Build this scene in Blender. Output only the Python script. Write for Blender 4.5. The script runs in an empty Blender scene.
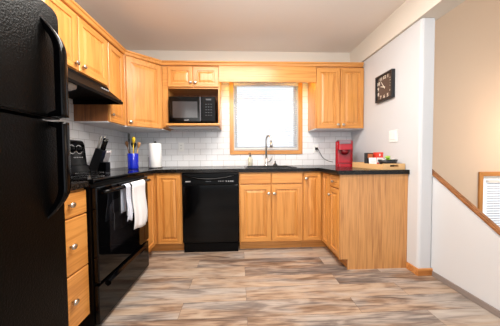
import bpy, bmesh, math, random
from mathutils import Vector, Matrix
random.seed(4)
PI = math.pi
S = bpy.context.scene
C = S.collection

# ------------------------------------------------------------------ camera
cam_d = bpy.data.cameras.new('camera')
cam = bpy.data.objects.new('camera', cam_d)
C.objects.link(cam)
pt, yw, rl = .0332, .0422, .0079
F = Vector((math.sin(yw)*math.cos(pt), math.cos(yw)*math.cos(pt), -math.sin(pt)))
R0 = Vector((math.cos(yw), -math.sin(yw), 0)); U0 = R0.cross(F)
R = R0*math.cos(rl)-U0*math.sin(rl); U = R0*math.sin(rl)+U0*math.cos(rl)
m = Matrix((R, U, -F)).transposed().to_4x4()
m.translation = Vector((-.0183, -3.0376, 1.0558))
cam.matrix_world = m
cam_d.sensor_width = 36; cam_d.lens = 223.5/500*36
cam_d.shift_x = .0027; cam_d.shift_y = -.0002
cam_d.clip_start = .02
S.camera = cam

# ------------------------------------------------------------------ world, light, exposure
w = bpy.data.worlds.new('world'); S.world = w; w.use_nodes = True
bg = w.node_tree.nodes['Background']
bg.inputs[0].default_value = (.86, .93, 1, 1); bg.inputs[1].default_value = .85
S.view_settings.view_transform = 'Standard'; S.view_settings.look = 'None'
S.view_settings.gamma = 1; S.view_settings.exposure = .86
S.view_settings.use_curve_mapping = False

def area(name, loc, rot, sx, sy, power, col):
    d = bpy.data.lights.new(name, 'AREA'); d.shape = 'RECTANGLE'; d.size = sx; d.size_y = sy
    d.energy = power; d.color = col
    o = bpy.data.objects.new(name, d); o.location = loc; o.rotation_euler = rot; C.objects.link(o)
    return o
area('room_fill', (-1.3, -4.3, 1.5), (PI/2, 0, -.95), 1.8, 1.7, 26, (1, .98, .95))  # added area fill from rear left, brightens the clock wall
d = bpy.data.lights.new('ceiling_fill', 'POINT'); d.energy = 34; d.color = (1, .96, .90); d.shadow_soft_size = .22  # added point light out of view, lifts ceiling and upper walls
o = bpy.data.objects.new('ceiling_fill', d); o.location = (.1, -2.2, 2.08); C.objects.link(o)
area('overhead_fill', (-.1, -1.38, 2.40), (0, 0, 0), 1.3, .4, 26, (1, .95, .88))  # added area light above the view for overall brightness
d = bpy.data.lights.new('guessed_stair_lamp', 'POINT'); d.energy = 19; d.color = (1, .72, .52); d.shadow_soft_size = .15  # unseen lamp, guessed for the warm tone of the stairwell wall
o = bpy.data.objects.new('guessed_stair_lamp', d); o.location = (4.1, -.75, 1.35); C.objects.link(o)

# ------------------------------------------------------------------ materials
def lin(c):
    return tuple(((v/255)/12.92 if v/255 <= .04045 else ((v/255+.055)/1.055)**2.4) for v in c)+(1,)

def mat(name, col, rough=.5, metal=0, spec=None, bump=None, coat=0, emit=None, noise=None, trans=0):
    m = bpy.data.materials.new(name); m.use_nodes = True
    nt = m.node_tree; b = nt.nodes['Principled BSDF']
    c = lin(col)
    b.inputs['Base Color'].default_value = c
    b.inputs['Roughness'].default_value = rough
    b.inputs['Metallic'].default_value = metal
    if spec is not None: b.inputs['Specular IOR Level'].default_value = spec
    if coat: b.inputs['Coat Weight'].default_value = coat; b.inputs['Coat Roughness'].default_value = .15
    if trans: b.inputs['Transmission Weight'].default_value = trans
    if emit: b.inputs['Emission Color'].default_value = c; b.inputs['Emission Strength'].default_value = emit
    tc = nt.nodes.new('ShaderNodeTexCoord')
    n = nt.nodes.new('ShaderNodeTexNoise')
    n.inputs['Scale'].default_value = noise[0] if noise else (bump[0] if bump else 30)
    n.inputs['Detail'].default_value = 4
    nt.links.new(tc.outputs['Object'], n.inputs['Vector'])
    amt = noise[1] if noise else .03
    mx = nt.nodes.new('ShaderNodeMix'); mx.data_type = 'RGBA'; mx.blend_type = 'MULTIPLY'
    mx.inputs[6].default_value = c
    rp = nt.nodes.new('ShaderNodeMapRange'); rp.inputs[3].default_value = 1-amt*2; rp.inputs[4].default_value = 1+amt*.6
    nt.links.new(n.outputs['Fac'], rp.inputs[0]); nt.links.new(rp.outputs[0], mx.inputs[7])
    mx.inputs[0].default_value = 1
    nt.links.new(mx.outputs[2], b.inputs['Base Color'])
    if bump:
        bp = nt.nodes.new('ShaderNodeBump'); bp.inputs['Strength'].default_value = bump[1]; bp.inputs['Distance'].default_value = .004
        nt.links.new(n.outputs['Fac'], bp.inputs['Height']); nt.links.new(bp.outputs[0], b.inputs['Normal'])
    return m

def oak(name, axis, light=(210, 146, 75), dark=(182, 117, 50), rough=.36, big=1.0, fine=.72):
    m = bpy.data.materials.new(name); m.use_nodes = True
    nt = m.node_tree; N = nt.nodes; L = nt.links; b = N['Principled BSDF']
    tc = N.new('ShaderNodeTexCoord'); oi = N.new('ShaderNodeObjectInfo')
    ml = N.new('ShaderNodeMath'); ml.operation = 'MULTIPLY'; ml.inputs[1].default_value = 17
    L.new(oi.outputs['Random'], ml.inputs[0])
    ad = N.new('ShaderNodeVectorMath'); ad.operation = 'ADD'
    L.new(tc.outputs['Object'], ad.inputs[0]); L.new(ml.outputs[0], ad.inputs[1])
    mp = N.new('ShaderNodeMapping')
    sc = [15, 15, 15]; sc[axis] = .8
    mp.inputs['Scale'].default_value = sc
    L.new(ad.outputs[0], mp.inputs['Vector'])
    n1 = N.new('ShaderNodeTexNoise'); n1.inputs['Scale'].default_value = 1.0*big; n1.inputs['Detail'].default_value = 5; n1.inputs['Distortion'].default_value = .5
    L.new(mp.outputs[0], n1.inputs['Vector'])
    mp2 = N.new('ShaderNodeMapping'); sc = [120, 120, 120]; sc[axis] = 4
    mp2.inputs['Scale'].default_value = sc
    L.new(ad.outputs[0], mp2.inputs['Vector'])
    n2 = N.new('ShaderNodeTexNoise'); n2.inputs['Scale'].default_value = 1; n2.inputs['Detail'].default_value = 2
    L.new(mp2.outputs[0], n2.inputs['Vector'])
    # cathedral rings
    ml2 = N.new('ShaderNodeMath'); ml2.operation = 'MULTIPLY'; ml2.inputs[1].default_value = 26
    L.new(n1.outputs['Fac'], ml2.inputs[0])
    sn = N.new('ShaderNodeMath'); sn.operation = 'SINE'; L.new(ml2.outputs[0], sn.inputs[0])
    mr = N.new('ShaderNodeMapRange'); mr.inputs[1].default_value = -1; mr.inputs[2].default_value = 1
    L.new(sn.outputs[0], mr.inputs[0])
    mx0 = N.new('ShaderNodeMix'); mx0.data_type = 'FLOAT'; mx0.inputs[0].default_value = fine
    L.new(mr.outputs[0], mx0.inputs[2]); L.new(n2.outputs['Fac'], mx0.inputs[3])
    cr = N.new('ShaderNodeValToRGB')
    cr.color_ramp.elements[0].position = .22; cr.color_ramp.elements[0].color = lin(dark)
    cr.color_ramp.elements[1].position = .60; cr.color_ramp.elements[1].color = lin(light)
    L.new(mx0.outputs[0], cr.inputs[0]); L.new(cr.outputs[0], b.inputs['Base Color'])
    b.inputs['Roughness'].default_value = rough
    b.inputs['Coat Weight'].default_value = .25; b.inputs['Coat Roughness'].default_value = .2
    return m

OZ = oak('oak_vertical', 2); OX = oak('oak_along_wall', 0); OY = oak('oak_along_depth', 1)
OP = oak('oak_panel', 2, (206, 148, 88), (160, 104, 54), .5, .6, .86)
ODK = oak('oak_dark_brown', 2, (152, 92, 48), (104, 60, 30), .5)  # darker brown oak for cabinet side and shelf back
OT = oak('oak_trim', 0, (206, 140, 76), (170, 104, 48))
OH = oak('oak_handrail', 1, (158, 104, 62), (122, 76, 44))
LAC = mat('black_appliance_gloss', (3, 3, 4), .1, spec=.2)
LAC2 = mat('black_appliance_satin', (4, 4, 5), .3, spec=.13)
FRG = mat('black_textured_fridge', (3, 3, 3), .28, spec=.1, bump=(160, .4))
GLS = mat('black_oven_glass', (3, 3, 4), .05, spec=.2)
MWG = mat('microwave_door_glass', (52, 51, 54), .12)  # grey reflection put into the glass base colour
GREYP = mat('grey_print', (165, 165, 168), .5)
STEEL = mat('brushed_nickel', (200, 196, 190), .28, metal=1)
CHROME = mat('stainless_faucet', (215, 213, 210), .38, metal=1)
WPL = mat('white_plastic', (240, 240, 238), .4)
MEL = mat('white_melamine', (222, 220, 222), .5)
PAPER = mat('white_paper', (246, 246, 246), .9, bump=(90, .3))
CLOTH = mat('white_cotton', (226, 227, 230), .95, bump=(260, .5), noise=(14, .05))
CLOTH2 = mat('grey_white_cotton', (196, 202, 216), .95, bump=(260, .5), noise=(14, .05))
HOODM = mat('matte_black_hood', (6, 6, 7), .55, spec=.08)
BLUE = mat('cobalt_glaze', (22, 42, 190), .2)
WOODL = mat('light_beech', (196, 146, 92), .6, noise=(40, .1))
WOODM = mat('brown_wood', (140, 92, 54), .6, noise=(40, .1))
BLKP = mat('black_plastic', (20, 20, 22), .4)
YEL = mat('yellow_silicone', (240, 200, 40), .4)
RED = mat('red_gloss_plastic', (168, 6, 26), .22)
REDD = mat('dark_red_plastic', (112, 8, 22), .3)
REDL = mat('red_carton', (222, 60, 40), .5)
SILV = mat('silver_plastic', (178, 172, 176), .3, metal=.5)
SILK = mat('pewter_lid_plastic', (120, 100, 108), .35)
TRAY = mat('pale_wood_tray', (222, 178, 122), .5, noise=(60, .08))
PAINT = mat('greige_wall_paint', (226, 219, 208), .85, bump=(140, .12), noise=(2, .012))
PAINTW = mat('cool_white_wall_paint', (209, 210, 213), .85, bump=(140, .12), noise=(2, .012))
PEACH = mat('lamp_warmed_wall_paint', (228, 208, 186), .85, bump=(140, .12), noise=(2, .012))  # warm lamplight tint put into the stairwell wall colour
CEIL = mat('ceiling_paint', (238, 233, 228), .95, bump=(220, .35), noise=(2, .012))
GTRIM = mat('taupe_base_trim', (138, 126, 120), .6)
VINYL = mat('white_vinyl_frame', (240, 240, 238), .4)
SLAT = mat('white_blind_slat', (195, 200, 208), .6)
CARPET = mat('beige_carpet', (176, 164, 150), .95, bump=(300, .6))
CLF = mat('brown_clock_face', (92, 74, 64), .6)
CLB = mat('black_clock_case', (24, 25, 30), .35)
IVORY = mat('ivory_print', (236, 228, 214), .6)
SOAPM = mat('cloudy_soap_bottle', (226, 220, 200), .25, trans=.3)
GRN = mat('green_foil', (150, 190, 60), .4)
ORG = mat('brown_orange_print', (176, 96, 50), .5)
SINKM = mat('black_sink_composite', (26, 25, 26), .35)
LAMPM = mat('warm_lamp_diffuser', (255, 208, 84), .5, emit=12)
LENS = mat('frosted_hood_lens', (205, 200, 196), .35)

def glassmat():
    m = bpy.data.materials.new('window_glass'); m.use_nodes = True
    nt = m.node_tree; N = nt.nodes; N.clear()
    o = N.new('ShaderNodeOutputMaterial'); t = N.new('ShaderNodeBsdfTransparent'); g = N.new('ShaderNodeBsdfGlossy')
    g.inputs['Roughness'].default_value = .02; mx = N.new('ShaderNodeMixShader'); mx.inputs[0].default_value = .06
    nt.links.new(t.outputs[0], mx.inputs[1]); nt.links.new(g.outputs[0], mx.inputs[2]); nt.links.new(mx.outputs[0], o.inputs[0])
    return m
GLASS = glassmat()

def tilemat(name, ax):
    m = bpy.data.materials.new(name); m.use_nodes = True
    nt = m.node_tree; N = nt.nodes; L = nt.links; b = N['Principled BSDF']
    g = N.new('ShaderNodeNewGeometry'); sp = N.new('ShaderNodeSeparateXYZ'); cb = N.new('ShaderNodeCombineXYZ')
    L.new(g.outputs['Position'], sp.inputs[0]); L.new(sp.outputs[ax], cb.inputs[0])
    ad = N.new('ShaderNodeMath'); ad.operation = 'SUBTRACT'; ad.inputs[1].default_value = .914
    L.new(sp.outputs[2], ad.inputs[0]); L.new(ad.outputs[0], cb.inputs[1])
    br = N.new('ShaderNodeTexBrick'); br.offset = .5; br.inputs['Scale'].default_value = 1
    br.inputs['Brick Width'].default_value = .154; br.inputs['Row Height'].default_value = .078
    br.inputs['Mortar Size'].default_value = .0022; br.inputs['Mortar Smooth'].default_value = .3
    br.inputs['Color1'].default_value = lin((236, 236, 238)); br.inputs['Color2'].default_value = lin((228, 229, 232))
    br.inputs['Mortar'].default_value = lin((176, 174, 174))
    L.new(cb.outputs[0], br.inputs['Vector']); L.new(br.outputs['Color'], b.inputs['Base Color'])
    mr = N.new('ShaderNodeMapRange'); mr.inputs[3].default_value = .14; mr.inputs[4].default_value = .7
    L.new(br.outputs['Fac'], mr.inputs[0]); L.new(mr.outputs[0], b.inputs['Roughness'])
    bp = N.new('ShaderNodeBump'); bp.invert = True; bp.inputs['Strength'].default_value = .5; bp.inputs['Distance'].default_value = .002
    L.new(br.outputs['Fac'], bp.inputs['Height']); L.new(bp.outputs[0], b.inputs['Normal'])
    return m
TILEX = tilemat('subway_tile_back', 0); TILEY = tilemat('subway_tile_left', 1)

def floormat():
    m = bpy.data.materials.new('vinyl_plank_floor'); m.use_nodes = True
    nt = m.node_tree; N = nt.nodes; L = nt.links; b = N['Principled BSDF']
    tc = N.new('ShaderNodeTexCoord')
    br = N.new('ShaderNodeTexBrick'); br.offset = .37; br.offset_frequency = 2; br.inputs['Scale'].default_value = 1
    br.inputs['Brick Width'].default_value = 1.22; br.inputs['Row Height'].default_value = .165
    br.inputs['Mortar Size'].default_value = .0012; br.inputs['Mortar Smooth'].default_value = 0
    br.inputs['Color1'].default_value = (0, 0, 0, 1); br.inputs['Color2'].default_value = (1, 1, 1, 1); br.inputs['Mortar'].default_value = (.1, .1, .1, 1)
    L.new(tc.outputs['Object'], br.inputs['Vector'])
    # offset the grain per plank
    vs = N.new('ShaderNodeVectorMath'); vs.operation = 'SCALE'; vs.inputs['Scale'].default_value = 31
    L.new(br.outputs['Color'], vs.inputs[0])
    va = N.new('ShaderNodeVectorMath'); va.operation = 'ADD'; L.new(tc.outputs['Object'], va.inputs[0]); L.new(vs.outputs[0], va.inputs[1])
    def noise(sc, s, det, dist=0):
        mp = N.new('ShaderNodeMapping'); mp.inputs['Scale'].default_value = sc; L.new(va.outputs[0], mp.inputs['Vector'])
        n = N.new('ShaderNodeTexNoise'); n.inputs['Scale'].default_value = s; n.inputs['Detail'].default_value = det; n.inputs['Distortion'].default_value = dist
        L.new(mp.outputs[0], n.inputs['Vector']); return n
    n1 = noise((1.7, 9, 1), 1.7, 5, 1.0)      # big tone patches
    n2 = noise((4, 55, 1), 1.6, 6, .4)       # fine grain
    n3 = noise((1.1, 6, 1), 1.1, 2, .8)      # grey or brown
    a = N.new('ShaderNodeMix'); a.data_type = 'FLOAT'; a.inputs[0].default_value = .35
    L.new(n1.outputs['Fac'], a.inputs[2]); L.new(n2.outputs['Fac'], a.inputs[3])
    a2 = N.new('ShaderNodeMix'); a2.data_type = 'FLOAT'; a2.inputs[0].default_value = .16
    L.new(a.outputs[0], a2.inputs[2]); L.new(br.outputs['Color'], a2.inputs[3])
    def ramp(els):
        r = N.new('ShaderNodeValToRGB')
        while len(r.color_ramp.elements) < len(els): r.color_ramp.elements.new(.5)
        for e, (p, c) in zip(r.color_ramp.elements, els): e.position = p; e.color = lin(c)
        return r
    rb = ramp([(.33, (88, 68, 56)), (.43, (132, 108, 90)), (.52, (168, 146, 126)), (.66, (184, 165, 145))])
    rg = ramp([(.33, (84, 76, 74)), (.43, (122, 112, 106)), (.52, (160, 149, 140)), (.66, (182, 172, 162))])
    L.new(a2.outputs[0], rb.inputs[0]); L.new(a2.outputs[0], rg.inputs[0])
    st = N.new('ShaderNodeMapRange'); st.inputs[1].default_value = .44; st.inputs[2].default_value = .6; L.new(n3.outputs['Fac'], st.inputs[0])
    mx = N.new('ShaderNodeMix'); mx.data_type = 'RGBA'; L.new(st.outputs[0], mx.inputs[0]); L.new(rb.outputs[0], mx.inputs[6]); L.new(rg.outputs[0], mx.inputs[7])
    mo = N.new('ShaderNodeMix'); mo.data_type = 'RGBA'; L.new(br.outputs['Fac'], mo.inputs[0]); L.new(mx.outputs[2], mo.inputs[6]); mo.inputs[7].default_value = lin((98, 82, 72))
    L.new(mo.outputs[2], b.inputs['Base Color']); b.inputs['Roughness'].default_value = .42
    return m
FLOOR = floormat()

def countermat():
    m = bpy.data.materials.new('black_speckled_counter'); m.use_nodes = True
    nt = m.node_tree; N = nt.nodes; L = nt.links; b = N['Principled BSDF']
    tc = N.new('ShaderNodeTexCoord'); n = N.new('ShaderNodeTexNoise'); n.inputs['Scale'].default_value = 130; n.inputs['Detail'].default_value = 3
    L.new(tc.outputs['Object'], n.inputs['Vector'])
    r = N.new('ShaderNodeValToRGB'); e = r.color_ramp.elements
    e[0].position = .45; e[0].color = lin((5, 5, 5)); e[1].position = .78; e[1].color = lin((62, 54, 48))
    L.new(n.outputs['Fac'], r.inputs[0]); L.new(r.outputs[0], b.inputs['Base Color']); b.inputs['Roughness'].default_value = .2; b.inputs['Specular IOR Level'].default_value = .2
    return m
CTR = countermat()

# ------------------------------------------------------------------ mesh helpers
PIV = {}
class MB:
    def __init__(s): s.v = []; s.f = []; s.m = []; s.sm = []
    def add(s, vs, fs, mi=0, smooth=False):
        k = len(s.v); s.v += [Vector(v) for v in vs]
        for f in fs: s.f.append([i+k for i in f]); s.m.append(mi); s.sm.append(smooth)
        return s
    def box(s, x0, x1, y0, y1, z0, z1, mi=0, bev=0.0):
        x0, x1 = sorted((x0, x1)); y0, y1 = sorted((y0, y1)); z0, z1 = sorted((z0, z1))
        if bev <= 0:
            vs = [(x, y, z) for z in (z0, z1) for y in (y0, y1) for x in (x0, x1)]
            return s.add(vs, [(0, 2, 3, 1), (4, 5, 7, 6), (0, 1, 5, 4), (2, 6, 7, 3), (0, 4, 6, 2), (1, 3, 7, 5)], mi)
        bm = bmesh.new(); bmesh.ops.create_cube(bm, size=1)
        for v in bm.verts: v.co = Vector(((x0+x1)/2+v.co.x*(x1-x0), (y0+y1)/2+v.co.y*(y1-y0), (z0+z1)/2+v.co.z*(z1-z0)))
        bmesh.ops.bevel(bm, geom=bm.edges[:], offset=bev, segments=2, affect='EDGES', profile=.5)
        s.frombm(bm, mi); return s
    def frombm(s, bm, mi=0, smooth=False):
        bm.verts.index_update()
        s.add([v.co.copy() for v in bm.verts], [[v.index for v in f.verts] for f in bm.faces], mi, smooth); bm.free()
    def prism(s, pts, axis, a0, a1, mi=0, bev=0, smooth=False):
        # pts in the two other axes (in xyz order), extruded along axis
        bm = bmesh.new()
        def P(p, a):
            l = list(p); l.insert(axis, a); return l
        vs = [bm.verts.new(P(p, a0)) for p in pts]; f = bm.faces.new(vs)
        r = bmesh.ops.extrude_face_region(bm, geom=[f])
        for g in r['geom']:
            if isinstance(g, bmesh.types.BMVert): g.co[axis] = a1
        bmesh.ops.recalc_face_normals(bm, faces=bm.faces)
        if bev: bmesh.ops.bevel(bm, geom=bm.edges[:], offset=bev, segments=2, affect='EDGES')
        s.frombm(bm, mi, smooth); return s
    def lathe(s, prof, M=None, n=24, mi=0, smooth=True, cap=True):
        # prof: (r, h) pairs, revolved about local z; M places it
        M = M or Matrix(); k = len(s.v); L = len(prof)
        for r, h in prof:
            for i in range(n):
                a = 2*PI*i/n; s.v.append(M @ Vector((r*math.cos(a), r*math.sin(a), h)))
        for j in range(L-1):
            for i in range(n):
                i2 = (i+1) % n
                s.f.append([k+j*n+i, k+j*n+i2, k+(j+1)*n+i2, k+(j+1)*n+i]); s.m.append(mi); s.sm.append(smooth)
        if not cap: return s
        s.f.append([k+i for i in range(n)][::-1]); s.m.append(mi); s.sm.append(False)
        s.f.append([k+(L-1)*n+i for i in range(n)]); s.m.append(mi); s.sm.append(False)
        return s
    def cyl(s, p, q, r, n=16, mi=0, r2=None):
        p = Vector(p); q = Vector(q); d = q-p
        M = Matrix.Translation(p) @ d.to_track_quat('Z', 'Y').to_matrix().to_4x4()
        return s.lathe([(r, 0), (r if r2 is None else r2, d.length)], M, n, mi)
    def tube(s, pts, r, n=10, mi=0, ry=None):
        # swept section; r scalar or list; ry = flatness
        pts = [Vector(p) for p in pts]; k = len(s.v); rs = r if isinstance(r, (list, tuple)) else [r]*len(pts)
        up = None
        for i, p in enumerate(pts):
            t = (pts[min(i+1, len(pts)-1)]-pts[max(i-1, 0)]).normalized()
            if up is None: up = t.orthogonal().normalized()
            up = (up-t*up.dot(t)).normalized(); sd = t.cross(up)
            for j in range(n):
                a = 2*PI*j/n; s.v.append(p+up*math.cos(a)*rs[i]+sd*math.sin(a)*rs[i]*(ry or 1))
        for i in range(len(pts)-1):
            for j in range(n):
                j2 = (j+1) % n
                s.f.append([k+i*n+j, k+i*n+j2, k+(i+1)*n+j2, k+(i+1)*n+j]); s.m.append(mi); s.sm.append(True)
        s.f.append([k+j for j in range(n)][::-1]); s.m.append(mi); s.sm.append(False)
        e = k+(len(pts)-1)*n
        s.f.append([e+j for j in range(n)]); s.m.append(mi); s.sm.append(False)
        return s
    def xform(s, M):
        s.v = [M @ v for v in s.v]; return s
    def build(s, name, mats, parent=None, kind=None, label=None, cat=None, group=None):
        me = bpy.data.meshes.new(name)
        mn = Vector([min(v[i] for v in s.v) for i in range(3)]); mx = Vector([max(v[i] for v in s.v) for i in range(3)])
        piv = Vector(((mn.x+mx.x)/2, (mn.y+mx.y)/2, mn.z))
        me.from_pydata([v-piv for v in s.v], [], s.f)
        if not isinstance(mats, (list, tuple)): mats = [mats]
        for mm in mats: me.materials.append(mm)
        for p, mi, sm in zip(me.polygons, s.m, s.sm): p.material_index = mi; p.use_smooth = sm
        bm = bmesh.new(); bm.from_mesh(me); bmesh.ops.recalc_face_normals(bm, faces=bm.faces); bm.to_mesh(me); bm.free()
        o = bpy.data.objects.new(name, me); C.objects.link(o)
        PIV[o] = piv
        if parent is not None: o.parent = parent; o.location = piv-PIV[parent]
        else: o.location = piv
        tag(o, label, cat, group, kind); return o
def tag(o, label=None, cat=None, group=None, kind=None):
    if label: o['label'] = label
    if cat: o['category'] = cat
    if group: o['group'] = group
    if kind: o['kind'] = kind
def thing(name, loc, label, cat, group=None):
    o = bpy.data.objects.new(name, None); C.objects.link(o); o.location = loc; o.empty_display_size = .05
    PIV[o] = Vector(loc); tag(o, label, cat, group); return o
def struct(name, mb, mats, label=None, parent=None):
    return mb.build(name, mats, parent, kind='structure' if parent is None else None, label=label)
def copy_tree(o, delta, label=None, parent=None):
    c = o.copy(); C.objects.link(c); c.parent = parent
    if parent is None: c.location = o.location+Vector(delta)
    if label: c['label'] = label
    for ch in [k for k in bpy.data.objects if k.parent == o]: copy_tree(ch, delta, None, c)
    return c

# framed raised panel: a, b in plane, n outward.  O + a*A + b*B + h*Nn
def panel(mb, O, A, B, Nn, a0, a1, b0, b1, t=.019, fw=.052, raised=True, fm=0, hm=1):
    O, A, B, Nn = map(Vector, (O, A, B, Nn))
    rings = [(0, 0), (0, t-.004), (.004, t)]
    if raised: rings += [(fw, t), (fw+.004, t-.009), (fw+.012, t-.009), (fw+.034, t-.001)]
    k = len(mb.v)
    for i, h in rings:
        for (a, b) in ((a0+i, b0+i), (a1-i, b0+i), (a1-i, b1-i), (a0+i, b1-i)):
            mb.v.append(O+A*a+B*b+Nn*h)
    for r in range(len(rings)-1):
        for j in range(4):
            j2 = (j+1) % 4
            mb.f.append([k+r*4+j, k+r*4+j2, k+(r+1)*4+j2, k+(r+1)*4+j]); mb.m.append(hm if (raised and r == 2 and j in (0, 2)) else fm); mb.sm.append(False)
    e = k+(len(rings)-1)*4
    mb.f.append([e, e+1, e+2, e+3]); mb.m.append(fm); mb.sm.append(False)
    mb.f.append([k+3, k+2, k+1, k]); mb.m.append(fm); mb.sm.append(False)

def knob(p, n, parent, name='knob'):
    n = Vector(n)
    M = Matrix.Translation(Vector(p)) @ n.to_track_quat('Z', 'Y').to_matrix().to_4x4() @ Matrix.Diagonal((1.15, .85, 1, 1))
    return MB().lathe([(.006, 0), (.006, .012), (.010, .015), (.0165, .018), (.0175, .023), (.014, .027), (.006, .029)], M, 20).build(name, STEEL, parent)

# ================================================================== STRUCTURE
XL, XR, CZ = -1.54, 1.53, 2.447
struct('floor', MB().box(XL-.12, 1.71, -6, .14, -.2, 0), FLOOR)
struct('ceiling', MB().box(XL-.12, 1.51, -6, .14, CZ, CZ+.1), CEIL)
struct('wall_left', MB().box(XL-.12, XL, -6, .14, 0, CZ), PAINT)
b = MB()
wx0, wx1, wz0, wz1 = -.087, .787, 1.125, 2.048          # kitchen window opening
b.box(XL, wx0, 0, .14, 0, CZ).box(wx1, 1.60, 0, .14, 0, CZ).box(wx0, wx1, 0, .14, 0, wz0).box(wx0, wx1, 0, .14, wz1, CZ)
struct('wall_back', b, PAINT)
sx0, sx1, sz0, sz1 = 3.445, 4.25, -.45, .735              # stair window opening
b = MB()
b.box(1.60, sx0, 0, .14, -1.4, 3.3).box(sx1, 5.1, 0, .14, -1.4, 3.3).box(sx0, sx1, 0, .14, -1.4, sz0).box(sx0, sx1, 0, .14, sz1, 3.3)
struct('wall_stair_back', b, PEACH)
struct('wall_stair_right', MB().box(5.0, 5.1, -6, 0, -1.4, 3.3), PAINT)
struct('ceiling_stair', MB().box(1.51, 5.1, -6, .14, 3.3, 3.4), CEIL)
struct('floor_stair', MB().box(1.70, 5.1, -6, .14, -1.5, -1.4), CARPET)
# clock wall, rounded end
struct('wall_right', MB().prism([(XR, -.0), (XR, -1.165), (XR+.006, -1.179), (XR+.02, -1.185), (1.640, -1.185), (1.650, -1.175), (1.650, 0)], 2, 0, 2.2), [PAINTW])
struct('wall_header', MB().box(1.505, 1.685, -6, 0, 2.203, 3.3), PAINT)
# sloped knee wall beside the stair
kn = MB().prism([(-1.17, -.3), (-1.17, .862), (-2.455, -.008), (-2.9, -.008), (-2.9, -.3)], 0, 1.6505, 1.688)
struct('wall_knee', kn, PAINTW)
cap = MB().prism([(-1.125, .901), (-1.118, .918), (-1.130, .932), (-2.48, .018), (-2.48, -.016)], 0, 1.651, 1.690, 0, .008)
hr = cap.build('stair_rail', OH, label='brown wooden cap rail sloping down along the white knee wall beside the stairs', cat='handrail')
# stairs
st = MB()
for i in range(7):
    st.box(1.80, 2.78, -1.19-.27*i-.27, -1.19-.27*i, -1.4, -.19*(i+1))
stairs = struct('floor_steps', st, CARPET)
struct('floor_landing', MB().box(1.713, 2.78, -1.18, 0, -1.4, 0), FLOOR)
# tiled backsplash
b = MB()
b.box(XL+.006, -.925, -.006, 0, .914, 1.372).box(-.925, wx0-.06, -.006, 0, .914, 1.40).box(-.25, -.142, -.006, 0, 1.40, 2.14).box(wx0-.06, wx1+.06, -.006, 0, .914, 1.068)
b.box(.846, XR, -.006, 0, .914, 1.372).box(.846, .923, -.006, 0, 1.372, 2.14)
struct('trim_1', b, TILEX, 'white subway tile backsplash on the back wall')
struct('trim_2', MB().box(XL, XL+.006, -2.0, 0, .914, 1.73), TILEY, 'white subway tile backsplash on the left wall')
# baseboards
b = MB().box(XR-.014, XR, -1.19, -1.062, 0, .062, 0, .003).box(XR-.014, 1.667, -1.20, -1.186, 0, .062, 0, .003)
struct('baseboard_column', b, OT)
struct('baseboard_right', MB().box(1.638, 1.650, -2.9, -1.205, 0, .045, 0, .003), GTRIM)

def casing(x0, x1, z0, z1, wdt, mats, name, apron=True):
    b = MB(); y0, y1 = -.02, 0
    # mitred picture frame
    o = [(x0, z0), (x1, z0), (x1, z1), (x0, z1)]; i_ = [(x0+wdt, z0+wdt), (x1-wdt, z0+wdt), (x1-wdt, z1-wdt), (x0+wdt, z1-wdt)]
    for j in range(4):
        j2 = (j+1) % 4
        b.prism([o[j], o[j2], i_[j2], i_[j]], 1, y0, y1, 0 if j in (0, 2) else 1, .003)
    return struct(name, b, mats)
def vinyl_window(name, x0, x1, z0, z1):
    wf = MB(); fw = .045
    wf.box(x0, x0+fw, .03, .11, z0, z1).box(x1-fw, x1, .03, .11, z0, z1).box(x0+fw, x1-fw, .03, .11, z0, z0+fw).box(x0+fw, x1-fw, .03, .11, z1-fw, z1)
    o = struct(name, wf, VINYL)
    MB().box(x0+fw, x1-fw, .072, .078, z0+fw, z1-fw).build('glass_pane', GLASS, o)
    return o
casing(-.142, .846, 1.068, 2.105, .055, [OX, OZ], 'trim_3')
vinyl_window('window_1', wx0, wx1, wz0, wz1)
casing(3.385, 4.31, -.51, .797, .062, [OX, OZ], 'trim_4')
vinyl_window('window_2', sx0, sx1, sz0, sz1)

def blind(x0, x1, z0, z1, pitch, y, label, ang=.55, ladders=2):
    t = thing('window_blind', ((x0+x1)/2, y, z0), label, 'window blind')
    MB().box(x0, x1, y-.02, y+.02, z1-.035, z1, 0, .003).build('headrail', WPL, t)
    s = MB(); z = z1-.05; n = 0
    while z > z0+.02:
        dy, dz = .0125*math.cos(ang), .0125*math.sin(ang)
        s.add([(x0+.003, y-dy, z-dz), (x1-.003, y-dy, z-dz), (x1-.003, y, z+.0015), (x0+.003, y, z+.0015), (x1-.003, y+dy, z+dz), (x0+.003, y+dy, z+dz),
               (x0+.003, y-dy, z-dz-.001), (x1-.003, y-dy, z-dz-.001), (x1-.003, y+dy, z+dz-.001), (x0+.003, y+dy, z+dz-.001)],
              [(0, 1, 2, 3), (3, 2, 4, 5), (6, 7, 8, 9)]); z -= pitch
    s.build('slats', SLAT, t)
    MB().box(x0, x1, y-.012, y+.012, z0, z0+.014, 0, .003).build('bottom_rail', WPL, t)
    for k in range(ladders):
        xx = x0+(x1-x0)*(.14+.72*k/max(1, ladders-1))
        MB().cyl((xx, y-.014, z0+.005), (xx, y-.014, z1-.02), .0012, 6).build('ladder_cord', WPL, t)
    return t
blind(-.08, .78, 1.14, 2.03, .026, .010, 'white slatted blind drawn down over the kitchen window above the sink')
blind(3.535, 4.20, -.42, .672, .036, .016, 'white slatted blind on the oak framed window down the stairwell')

# ================================================================== CABINETS
def door(parent, O, A, N, a0, a1, z0, z1, knobpos=None, raised=True, fw=.052, name='door', hm=None):
    mb = MB(); A = Vector(A)
    h = hm or (OX if abs(A.x) > abs(A.y) else OY)
    panel(mb, O, A, (0, 0, 1), N, a0, a1, z0, z1, fw=fw, raised=raised)
    o = mb.build(name, [OZ if name == 'door' else h, h], parent)
    if knobpos:
        a, z = knobpos
        knob(Vector(O)+A*a+Vector((0, 0, z))+Vector(N)*.019, N, o)
    return o

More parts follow.
